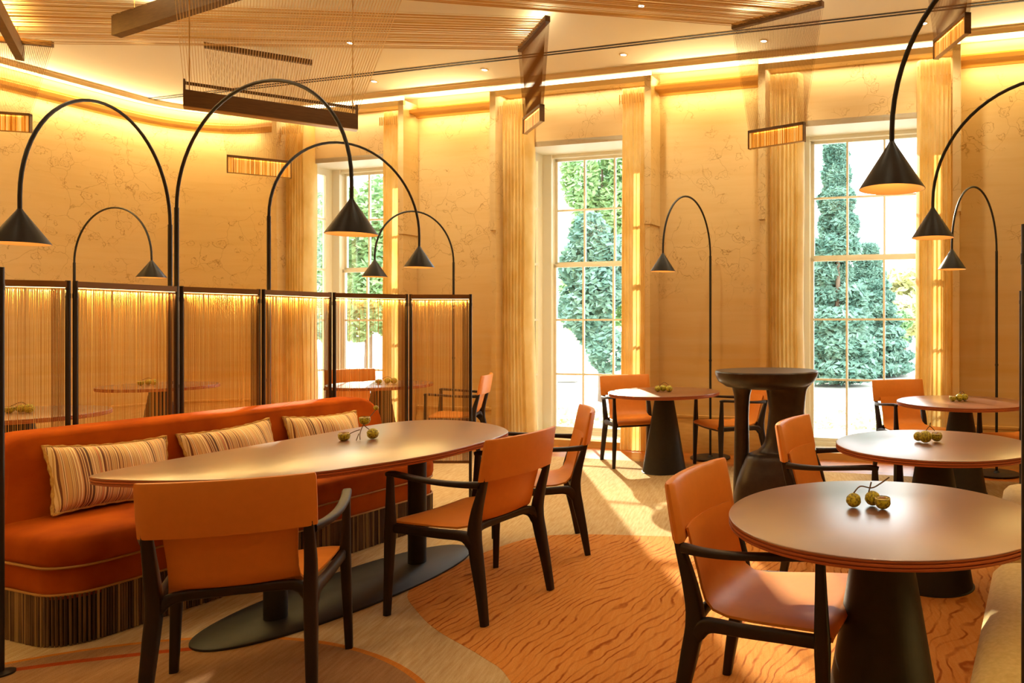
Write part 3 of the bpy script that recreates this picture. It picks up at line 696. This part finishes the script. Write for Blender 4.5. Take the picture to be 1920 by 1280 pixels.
CH = [((-1.916, 2.887), 21.4, 'orange leather armchair nearest the camera at lower left, seen from behind'),
      ((-1.388, 3.796), 69.3, 'orange armchair at the long table side, seen from its back left, middle of the photo'),
      ((-1.318, 4.672), 109.6, 'orange armchair at the far right end of the long table, seen from its side'),
      ((.096, 2.661), -109.0, 'orange armchair pulled up to the nearest round table, sunlight on its seat'),
      ((.526, 4.099), -112.6, 'orange armchair left of the second round table, in front of the bronze stand'),
      ((-1.148, 7.587), -150.3, 'orange armchair left of the round table by the middle window curtain'),
      ((-.179, 7.314), 117.1, 'orange armchair behind the sculpted bronze stand, facing left'),
      ((1.51, 6.917), -162.8, 'orange armchair before the rightmost window, left of the far right table'),
      ((2.36, 6.40), 117.0, 'orange armchair partly cut by the right edge, right of the far right table'),
      ((-4.50, 8.62), -140, 'orange armchair behind the string screen against the leftmost window'),
      ((-3.078, 7.933), 98.7, 'armchair seen edge on just right of the string screen, its back pale with sunlight')]
for i, ((x, y), a_, lab) in enumerate(CH): place(ch, i > 0, (x, y, CZ), R(a_), lab, 'orange leather armchairs')

# ------------------------------------------------------------------ banquette
UB = math.atan2(.937, .35)
bq = thing('banquette', 'long burnt orange velvet banquette with a bullion fringe, against the string screen', 'sofa', (-2.484, 4.356, CZ), UB)
X0, X1, D = -1.25, .97, .80
ol = rrect(X0, X1, 0, D, [.16, .05, .05, .16], 8)
a = MB(); a.loft(ol, [(.20, .012), (.22, .010), (.33, .010), (.335, .016)]); a.build('base', M['velvet'], bq)
a = MB(); a.loft(ol, [(.0, .016), (.20, .014)]); a.build('fringe_backing', M['fringeback'], bq)
a = MB(); a.loft(rrect(X0, X1, -.005, D - .16, [.16, .13, .13, .16], 8), [(.338, .014), (.345, .004), (.37, -.004), (.42, -.004), (.452, .006), (.468, .028), (.474, .07), (.476, .12)]); a.build('seat_cushion', M['velvet'], bq)
a = MB(); o2 = [(x, y) for x, y in ol]
a.tube([(x, y, .338) for x, y in o2 + [o2[0]]], .006, 6); a.tube([(x, y, .222) for x, y in o2 + [o2[0]]], .006, 6); a.build('piping', M['piping'], bq)
# back: outline in the x-z plane, rounded top corners, puffed in depth
bo = rrect(X0 + .01, X1 + .02, .24, .880 - CZ, [.03, .20, .20, .03], 10)
a = MB(); rg = MB(); rg.loft(bo, [(.575, .03), (.585, .012), (.60, .002), (.64, 0), (.76, 0), (.79, .006), (.80, .02)])
a.v = [(x, z, y) for x, y, z in rg.v]; a.f = [f[::-1] for f in rg.f]; a.m = rg.m; a.sm = rg.sm
# lean the front face
a.v = [(x, y - .06 * (1 - (z - .24) / .64) * (1 if y < .7 else 0), z) for x, y, z in a.v]
a.build('backrest', M['velvet'], bq)
a = MB(); per = []
for i in range(len(ol)):
    p, q = Vector(ol[i]), Vector(ol[(i + 1) % len(ol)]); L = (q - p).length; k = max(1, int(L / .0105))
    for j in range(k): per.append(p + (q - p) * j / k)
per = [p for p in per if p.y < .79]
for p in per:
    mi_ = random.choice((0, 0, 1, 2))
    r_ = random.uniform(.0046, .006); dx, dy = random.uniform(-.0015, .0015), random.uniform(-.003, .001)
    a.tube([(p.x, p.y, .222), (p.x + dx * .4, p.y + dy * .4, .12), (p.x + dx, p.y + dy, random.uniform(.0, .003))], r_, 5, mi_, cap=(False, True))
a.build('fringe', [M['cord'], M['cordlight'], M['corddark']], bq, kind='stuff')

# pillows
def make_pillow():
    th = MB(); W2, H2, T = .272, .167, .085; nu, nv = 28, 18; fr_, bk = [], []
    def surf(sg):
        rows = []
        for j in range(nv + 1):
            v = -1 + 2 * j / nv; row = []
            for i in range(nu + 1):
                u = -1 + 2 * i / nu; px = 1 - .07 * (1 - abs(v) ** 1.6); py = 1 - .12 * (1 - abs(u) ** 2)
                t_ = max(0, (1 - abs(u) ** 3.2)) ** .55 * max(0, (1 - abs(v) ** 2.6)) ** .55
                row.append((u * W2 * px, sg * T * t_ * (1 + .10 * math.sin(u * 5 + v * 2)), v * H2 * py))
            rows.append(row)
        return rows
    th.rings(surf(1), 0, (False, False), True, closed=False); f_ = surf(-1); th.rings([r_[::-1] for r_ in f_], 0, (False, False), True, closed=False)
    o = th.build('striped_pillow', M['stripe']); e = MB(); edge = []
    S_ = surf(0)
    edge = S_[0] + [r_[-1] for r_ in S_[1:]] + S_[-1][::-1][1:] + [r_[0] for r_ in S_[::-1][1:]]
    e.tube(edge, [.007 + .0025 * math.sin(k * 1.9) for k in range(len(edge))], 6)
    e.build('ruffled_edge', M['pillowedge'], o); return o
M['pillowedge'] = speckle('ochre_trim', (214, 168, 84), (180, 130, 60), 80, .8, .3)
pil = make_pillow()
for i, (t0, lean, tw, lab) in enumerate(((-.765, 19, 3, 'striped lumbar pillow nearest the camera on the orange banquette'), (-.15, 19, -3, 'middle striped lumbar pillow on the orange banquette, behind the long table'), (.47, 19, 2, 'striped lumbar pillow at the far right end of the orange banquette'))):
    o = pil if i == 0 else copy_tree(pil)
    u_ = Vector((.35, .937, 0)); n_ = Vector((-.937, .35, 0)); pos = Vector((-2.484, 4.356, 0)) + u_ * t0 + n_ * .505
    o.location = (pos.x, pos.y, .484 + .160)
    o.rotation_euler = (Matrix.Rotation(UB, 3, 'Z') @ Matrix.Rotation(R(-lean), 3, 'X') @ Matrix.Rotation(R(tw), 3, 'Y')).to_euler()
    tag(o, lab, 'pillow', 'striped pillows on the banquette')

# cream upholstered benches at the right
def bench(label, A, B, wd, h):
    A = vec2(A); B = vec2(B); d = (B - A); L = d.length; d.normalize(); rz = math.atan2(d.y, d.x)
    th = thing('upholstered_bench', label, 'bench', (A.x, A.y, CZ), rz, 'cream benches at the right')
    o1 = rrect(0, L, -wd, 0, .11, 7)
    a = MB(); a.loft(o1, [(.03, .035), (.05, .02), (.2, .01), (h - .16, .006)]); a.build('base', M['bench'], th)
    a = MB(); a.loft(o1, [(h - .158, .008), (h - .15, -.002), (h - .09, -.008), (h - .04, 0), (h - .014, .025), (h - .003, .06), (h, .10)]); a.build('seat_cushion', M['bench'], th)
    a = MB()
    for x, y in ((.12, -.12), (L - .12, -.12), (.12, -wd + .12), (L - .12, -wd + .12)): a.lathe([(.025, 0), (.025, .04)], (x, y, 0), 12)
    a.build('foot', M['black'], th)
    return th
bench('cream upholstered bench at the bottom right corner beside the nearest table', (.548, 1.905), (.99, 3.03), .48, .46)
bench('cream upholstered bench end showing behind the nearest table at the right edge', (1.14, 3.42), (1.52, 4.48), .48, .46)

# ------------------------------------------------------------------ sculpted bronze stand
st = thing('bronze_stand', 'dark hammered bronze pedestal with round top on one slim and one massive leg', 'pedestal', (.13, 5.5, CZ))
a = MB(); z = 1.06 - CZ
a.lathe([(.05, z - .13), (.20, z - .128), (.30, z - .112), (.355, z - .075), (.375, z - .03), (.378, z - .008), (.372, z), (.34, z - .002)], n=64); a.build('table_top', M['bronze'], st)
def oval(mb, secs, n=28, e=.8):
    P_ = [Vector((x, y, z)) for x, y, z, _, _ in secs]; S_ = [(w_, d_) for *_, w_, d_ in secs]; P_, S_ = crom(P_, S_, 5); rows = []
    for i_, (p, (w_, d_)) in enumerate(zip(P_, S_)):
        rows.append([(p.x + w_ / 2 * math.copysign(abs(math.cos(t)) ** e, math.cos(t)), p.y + d_ / 2 * math.copysign(abs(math.sin(t)) ** e, math.sin(t)), p.z) for t in [2 * PI * j / n for j in range(n)]])
    mb.rings(rows)
a = MB(); oval(a, [(-.183, .08, 0, .135, .13), (-.183, .08, .35, .118, .12), (-.182, .08, .70, .104, .11), (-.180, .08, .86, .12, .12), (-.178, .07, .95, .18, .17)]); a.build('leg', M['bronze'], st)
lr = [(0, -.27, .36, .46, -.06), (.12, -.25, .35, .44, -.06), (.27, -.215, .34, .40, -.06), (.38, -.17, .315, .35, -.05), (.435, -.145, .30, .31, -.05), (.455, -.11, .295, .29, -.04), (.475, -.06, .29, .27, -.03), (.55, -.01, .28, .26, -.02), (.76, .016, .274, .25, -.01), (.90, -.002, .29, .27, 0), (.955, -.03, .33, .31, 0)]
a = MB(); oval(a, [((l_ + r_) / 2, y_, z_, r_ - l_, d_) for z_, l_, r_, d_, y_ in lr], 36, .7); a.build('leg', M['bronze'], st)

# ------------------------------------------------------------------ arc lamps
def arc_lamp(label, pole, shade, H, dia=.24, sb=1.865, zf=CZ, spring=None, rp=.0125, ra=.0095, base=True):
    p0 = Vector((pole[0], pole[1], 0)); p1 = Vector((shade[0], shade[1], 0)); d = p1 - p0; S = d.length; d.normalize()
    th = thing('arc_floor_lamp', label, 'floor lamp', (p0.x, p0.y, zf), 0, 'black arc floor lamps')
    tip = sb + .175; b = min(.62, H - tip - .03); zs = H - b
    if base:
        a = MB(); a.lathe([(.21, 0), (.21, .008), (.20, .012), (.03, .014), (.02, .03)], n=48); a.build('base_plate', M['black'], th)
    a = MB(); a.tube([(0, 0, .01), (0, 0, zs - zf)], rp, 12); a.lathe([(rp + .003, 1.0), (rp + .003, 1.02)], n=12); a.build('pole', M['black'], th)
    pts = [Vector((0, 0, zs - zf - .25)), Vector((0, 0, zs - zf))]
    for k in range(1, 33):
        t_ = PI * k / 32; pts.append(d * (S / 2 * (1 - math.cos(t_))) + Vector((0, 0, zs - zf + b * math.sin(t_))))
    pts.append(d * S + Vector((0, 0, tip - zf - .005)))
    a = MB(); a.tube(pts, ra, 12); a.build('arc', M['black'], th)
    r_ = dia / 2; c = d * S; a = MB()
    a.lathe([(.010, tip - zf), (.016, tip - zf - .012), (r_, sb - zf + .002), (r_, sb - zf)], c, 48, cap=(True, False)); sh = a.build('lamp_shade', M['black'], th)
    a = MB(); a.lathe([(r_ - .002, sb - zf), (.016, tip - zf - .022), (.002, tip - zf - .022)], c, 48, cap=(False, True)); a.build('shade_lining', M['shadein'], sh)
    a = MB(); a.lathe([(.001, sb - zf + .045), (.022, sb - zf + .05), (.03, sb - zf + .07), (.02, sb - zf + .095), (.005, sb - zf + .10)], c, 16); a.build('bulb', M['bulb'], sh)
    lamp_spot('lamp_beam', (p1.x, p1.y, sb + .12), 12, 150, (1, .7, .4), .02)
    return th
M['bulb'] = emit('bulb_glow', (1, .7, .35), 6)
arc_lamp('black arc lamp whose cone shade hangs at the left edge, leftmost of all', (-3.74, 4.86), (-3.645, 3.76), 2.66, sb=1.80)
arc_lamp('black arc lamp with the large arch over the orange banquette', (-3.50, 4.60), (-1.965, 3.72), 2.73, sb=1.842)
arc_lamp('black arc lamp behind the screen whose arch crosses the leftmost window', (-3.255, 5.10), (-2.726, 6.22), 2.75)
arc_lamp('thin black arc lamp before the curved left wall, shade turned right', (-7.40, 8.25), (-6.02, 7.58), 2.62, .255)
arc_lamp('black arc lamp right of the leftmost window with its shade to the left', (-3.29, 8.38), (-3.83, 7.7), 2.60, .24, 1.88)
arc_lamp('black arc lamp standing against the wall between the two large windows', (-.40, 7.82), (-.822, 7.2), 2.67, .24, 1.90)
arc_lamp('black arc lamp against the wall right of the rightmost window', (2.30, 6.98), (1.756, 6.5), 2.625, .24, 1.87)
arc_lamp('black arc lamp whose arch leaves the right edge, shade before the rightmost curtain', (2.05, 3.62), (1.062, 4.34), 2.70, sb=1.895)
arc_lamp('black arc lamp with the largest shade hanging at the top right', (1.42, 2.20), (.525, 2.76), 2.72, sb=1.893)

# chestnut sprigs
def husk(mb, c, r, op=False):
    n = 16; rows = []; kmax = 9 if not op else 7
    for k in range(kmax + 1):
        ph = -PI / 2 + PI * k / 10 + (.0 if k else .001)
        rows.append([(c[0] + r * math.cos(ph) * math.cos(2 * PI * j / n) * (1 + .05 * math.sin(j * 3 + k * 2)), c[1] + r * math.cos(ph) * math.sin(2 * PI * j / n) * (1 + .05 * math.sin(j * 5 + k)), c[2] + r * .95 * math.sin(ph)) for j in range(n)])
    if not op: rows.append([(c[0] + .001 * math.cos(2 * PI * j / n), c[1] + .001 * math.sin(2 * PI * j / n), c[2] + r * .97) for j in range(n)])
    mb.rings(rows, 0, (True, not op))
def sprig(label, loc, rz, balls, stems, big=None):
    th = thing('chestnut_sprig', label, 'chestnuts', (loc[0], loc[1], HT), rz, 'chestnut sprigs on the tables')
    for (x, y, z, r_, op) in balls:
        a = MB(); husk(a, (x, y, z), r_, op); h_ = a.build('husk', M['nut'], th)
        if op:
            a = MB(); a.lathe([(r_ * .80, r_ * .48), (r_ * .62, r_ * .15), (.002, -r_ * .1)], (x, y, z), 16, cap=(False, True)); a.lathe([(r_ * .99, r_ * .40), (r_ * .80, r_ * .50)], (x, y, z), 16, cap=(False, False)); a.build('husk_lining', M['nutin'], h_)
            a = MB(); a.lathe([(.002, -r_ * .1), (r_ * .5, .0), (r_ * .6, r_ * .25), (r_ * .4, r_ * .5), (.002, r_ * .58)], (x, y, z), 16); a.build('seed', M['seed'], h_)
    a = MB()
    for s_ in stems: a.tube(s_, .0025, 6, sub=4)
    a.build('twig', M['twig'], th)
    return th
sprig('three yellow chestnut husks on a twig on the nearest round table', (.400, 2.60), 0, [(-.035, .02, .026, .026, False), (.035, .045, .027, .027, False), (.062, -.005, .027, .028, True)], [[(-.035, .02, .05), (-.01, .03, .072), (.03, .04, .064), (.06, .05, .075), (.095, .05, .10)], [(.02, .035, .05), (.03, .04, .085)]])
sprig('pair of yellow chestnut husks on the second round table', (.985, 4.05), .3, [(-.038, .0, .034, .034, False), (.042, .02, .031, .031, True), (-.05, .055, .028, .026, False)], [[(-.03, .01, .062), (.0, .02, .085), (.03, .02, .06)], [(0, .02, .085), (.005, .02, .105)]])
sprig('small chestnut husks on the far right round table', (1.745, 6.22), .1, [(-.06, 0, .028, .03, True), (.0, .01, .03, .032, False), (.052, .03, .03, .03, False)], [[(0, .01, .06), (.03, .02, .08), (.05, .03, .06)]])
sprig('small cluster of chestnut husks on the round table by the middle window', (-.80, 7.10), .0, [(-.06, 0, .028, .03, False), (-.01, .02, .032, .032, False), (.05, -.01, .028, .032, False)], [[(-.05, 0, .05), (0, .02, .085), (.05, 0, .055)]])
sprig('chestnut husks on the round table seen through the string screen', (-3.86, 8.02), .2, [(-.08, 0, .03, .032, True), (.0, .02, .03, .03, False), (.07, 0, .032, .033, False)], [[(-.05, 0, .05), (0, .02, .075), (.05, 0, .055)]])
sprig('chestnut husks on the dim table under the thin arc lamp behind the strings', (-6.28, 7.85), .2, [(-.06, 0, .03, .032, True), (.0, .02, .03, .03, False), (.06, 0, .032, .033, False)], [[(-.05, 0, .05), (0, .02, .075), (.05, 0, .055)]])
sprig('chestnut husks on the table behind the leftmost string panel', (-5.24, 5.40), .2, [(-.06, 0, .03, .032, True), (.0, .02, .03, .03, False), (.06, 0, .032, .033, False)], [[(-.05, 0, .05), (0, .02, .075), (.05, 0, .055)]])
sprig('open chestnut husks on an upright twig on the long table', (-2.135, 4.20), 0, [(-.085, -.075, .026, .031, True), (.045, -.02, .03, .031, False), (-.01, .0, .105, .030, True), (.028, .05, .165, .014, False)],
      [[(.0, -.07, .003), (-.012, -.045, .04), (-.005, -.01, .09), (.015, .03, .13), (.028, .05, .155)], [(-.06, -.07, .035), (-.03, -.055, .05), (-.012, -.045, .055)], [(.035, -.02, .045), (.01, -.03, .07), (-.008, -.02, .085)], [(-.01, -.09, .003), (-.012, -.06, .035)]])

# ------------------------------------------------------------------ outdoors
m = MB(); n = 24; rows = []
for i in range(n + 1):
    y = .8 + (i / n) ** 2 * 150; rows.append([tuple(P(-60 + 120 * j / 20, y, -.18 - .14 * min(1, i / 4))) for j in range(21)])
m.rings(rows, 0, (False, False), True, closed=False); m.build('ground', M['ground'], kind='structure')
def foliage(blobs, leaf, n, rnd, flat=False):
    a = MB()
    for (cx_, cy_, cz_, rx, ry, rz_) in blobs:
        for _ in range(n):
            while True:
                x, y, z = [rnd.uniform(-1, 1) for _ in range(3)]
                if .35 < x * x + y * y + z * z < 1: break
            c = Vector((cx_ + x * rx, cy_ + y * ry, cz_ + z * rz_)); d = Vector((rnd.uniform(-1, 1), rnd.uniform(-1, 1), rnd.uniform(-.6, .6))).normalized(); e = d.orthogonal().normalized() * leaf * rnd.uniform(.3, .6); d = d * leaf * rnd.uniform(.7, 1.2)
            a.add([tuple(c - d), tuple(c + e), tuple(c + d), tuple(c - e)], [(0, 1, 2, 3)])
    return a
def tree(label, x, y, h, rad, mat, leaf, n, seed, conifer=False, group='trees outside the windows'):
    rnd = random.Random(seed); th = thing('tree', label, 'tree', (x, y, -.3), 0, group)
    a = MB(); a.tube([(0, 0, 0), (.05, 0, h * .4), (0, .05, h * .85)], [rad * .09, rad * .06, rad * .02], 8); a.build('trunk', M['bark'], th)
    bl = []
    if conifer:
        for k in range(11):
            f_ = k / 10; r_ = rad * (1 - .8 * f_)
            for j in range(8 if k < 3 else 5): t_ = j * .785 + rnd.uniform(-.3, .3) if k < 3 else rnd.uniform(0, 6.28); bl.append((math.cos(t_) * r_ * .55, math.sin(t_) * r_ * .55, h * (.06 + .88 * f_), r_ * .6, r_ * .6, h * .05))
    else:
        for k in range(16): t_ = rnd.uniform(0, 6.28); rr = rad * rnd.uniform(.1, .75); zc = h * rnd.uniform(.25, .9); bl.append((math.cos(t_) * rr, math.sin(t_) * rr, zc, rad * .42, rad * .42, h * .12))
    foliage(bl, leaf, n, rnd).build('foliage', mat, th); return th
def at(u, Y): return (u - 1404) / 1410 * Y
tree('tall blue green conifer left of centre in the rightmost window', at(1568, 21), 21, 7.6, 1.05, M['needles'], .13, 620, 1, True)
tree('bushy green conifer filling the lower middle of the rightmost window', at(1628, 25), 25, 4.4, 1.45, M['needles'], .13, 560, 2, True)
tree('pale autumn tree behind the conifers in the rightmost window', at(1690, 42), 42, 5.0, 3.2, M['autumn'], .32, 260, 3)
tree('low yellow green shrub at the right of the conifers in the rightmost window', at(1668, 30), 30, 2.4, .9, M['leafgreen'], .16, 240, 4)
for k in range(5): tree(['first', 'second', 'third', 'fourth', 'fifth'][k] + ' from left of the slim dark hedge trees in the rightmost window', at(1662 + k * 20, 50), 50, 2.7, .24, M['needles'], .18, 120, 20 + k)
tree('large dense green tree filling the right of the middle window', at(1128, 20), 20, 7.2, 1.15, M['leafgreen'], .12, 900, 5)
tree('dark green tree low in the middle window', at(1128, 16.5), 16.5, 4.2, 1.0, M['needles'], .10, 560, 6)
tree('green tree showing in the narrow side pane of the middle window', at(978, 18.5), 18.5, 5.0, .55, M['leafgreen'], .12, 500, 7)
tree('light green tree on the right in the leftmost window', at(690, 24), 24, 6.4, 1.5, M['leafgreen'], .14, 560, 8)
tree('light green tree on the left in the leftmost window', at(585, 22), 22, 6.0, 1.0, M['leafgreen'], .14, 560, 9)
m = MB(); x = at(1060, 22)
m.box(x - .35, x + .30, 22, 22.6, -.3, 5.2, 0); o = m.build('stone_pier', speckle('pale_stone', (214, 206, 192), (188, 178, 162), 3, .9, .2)); tag(o, 'pale stone pier standing left of the tree in the middle window', 'pier')
rnd = random.Random(5)
for (nm, u, Y) in (('low pebble plant bed outside the rightmost window', 1590, 12.5), ('low leafy plants outside the middle window', 1095, 12.5)):
    a = foliage([(0, 0, .12, 1.0, .5, .2)], .06, 500, rnd); o = a.build('plant_bed', M['autumn'], loc=(at(u, Y), Y, -.3)); tag(o, nm, 'plants', kind='stuff')
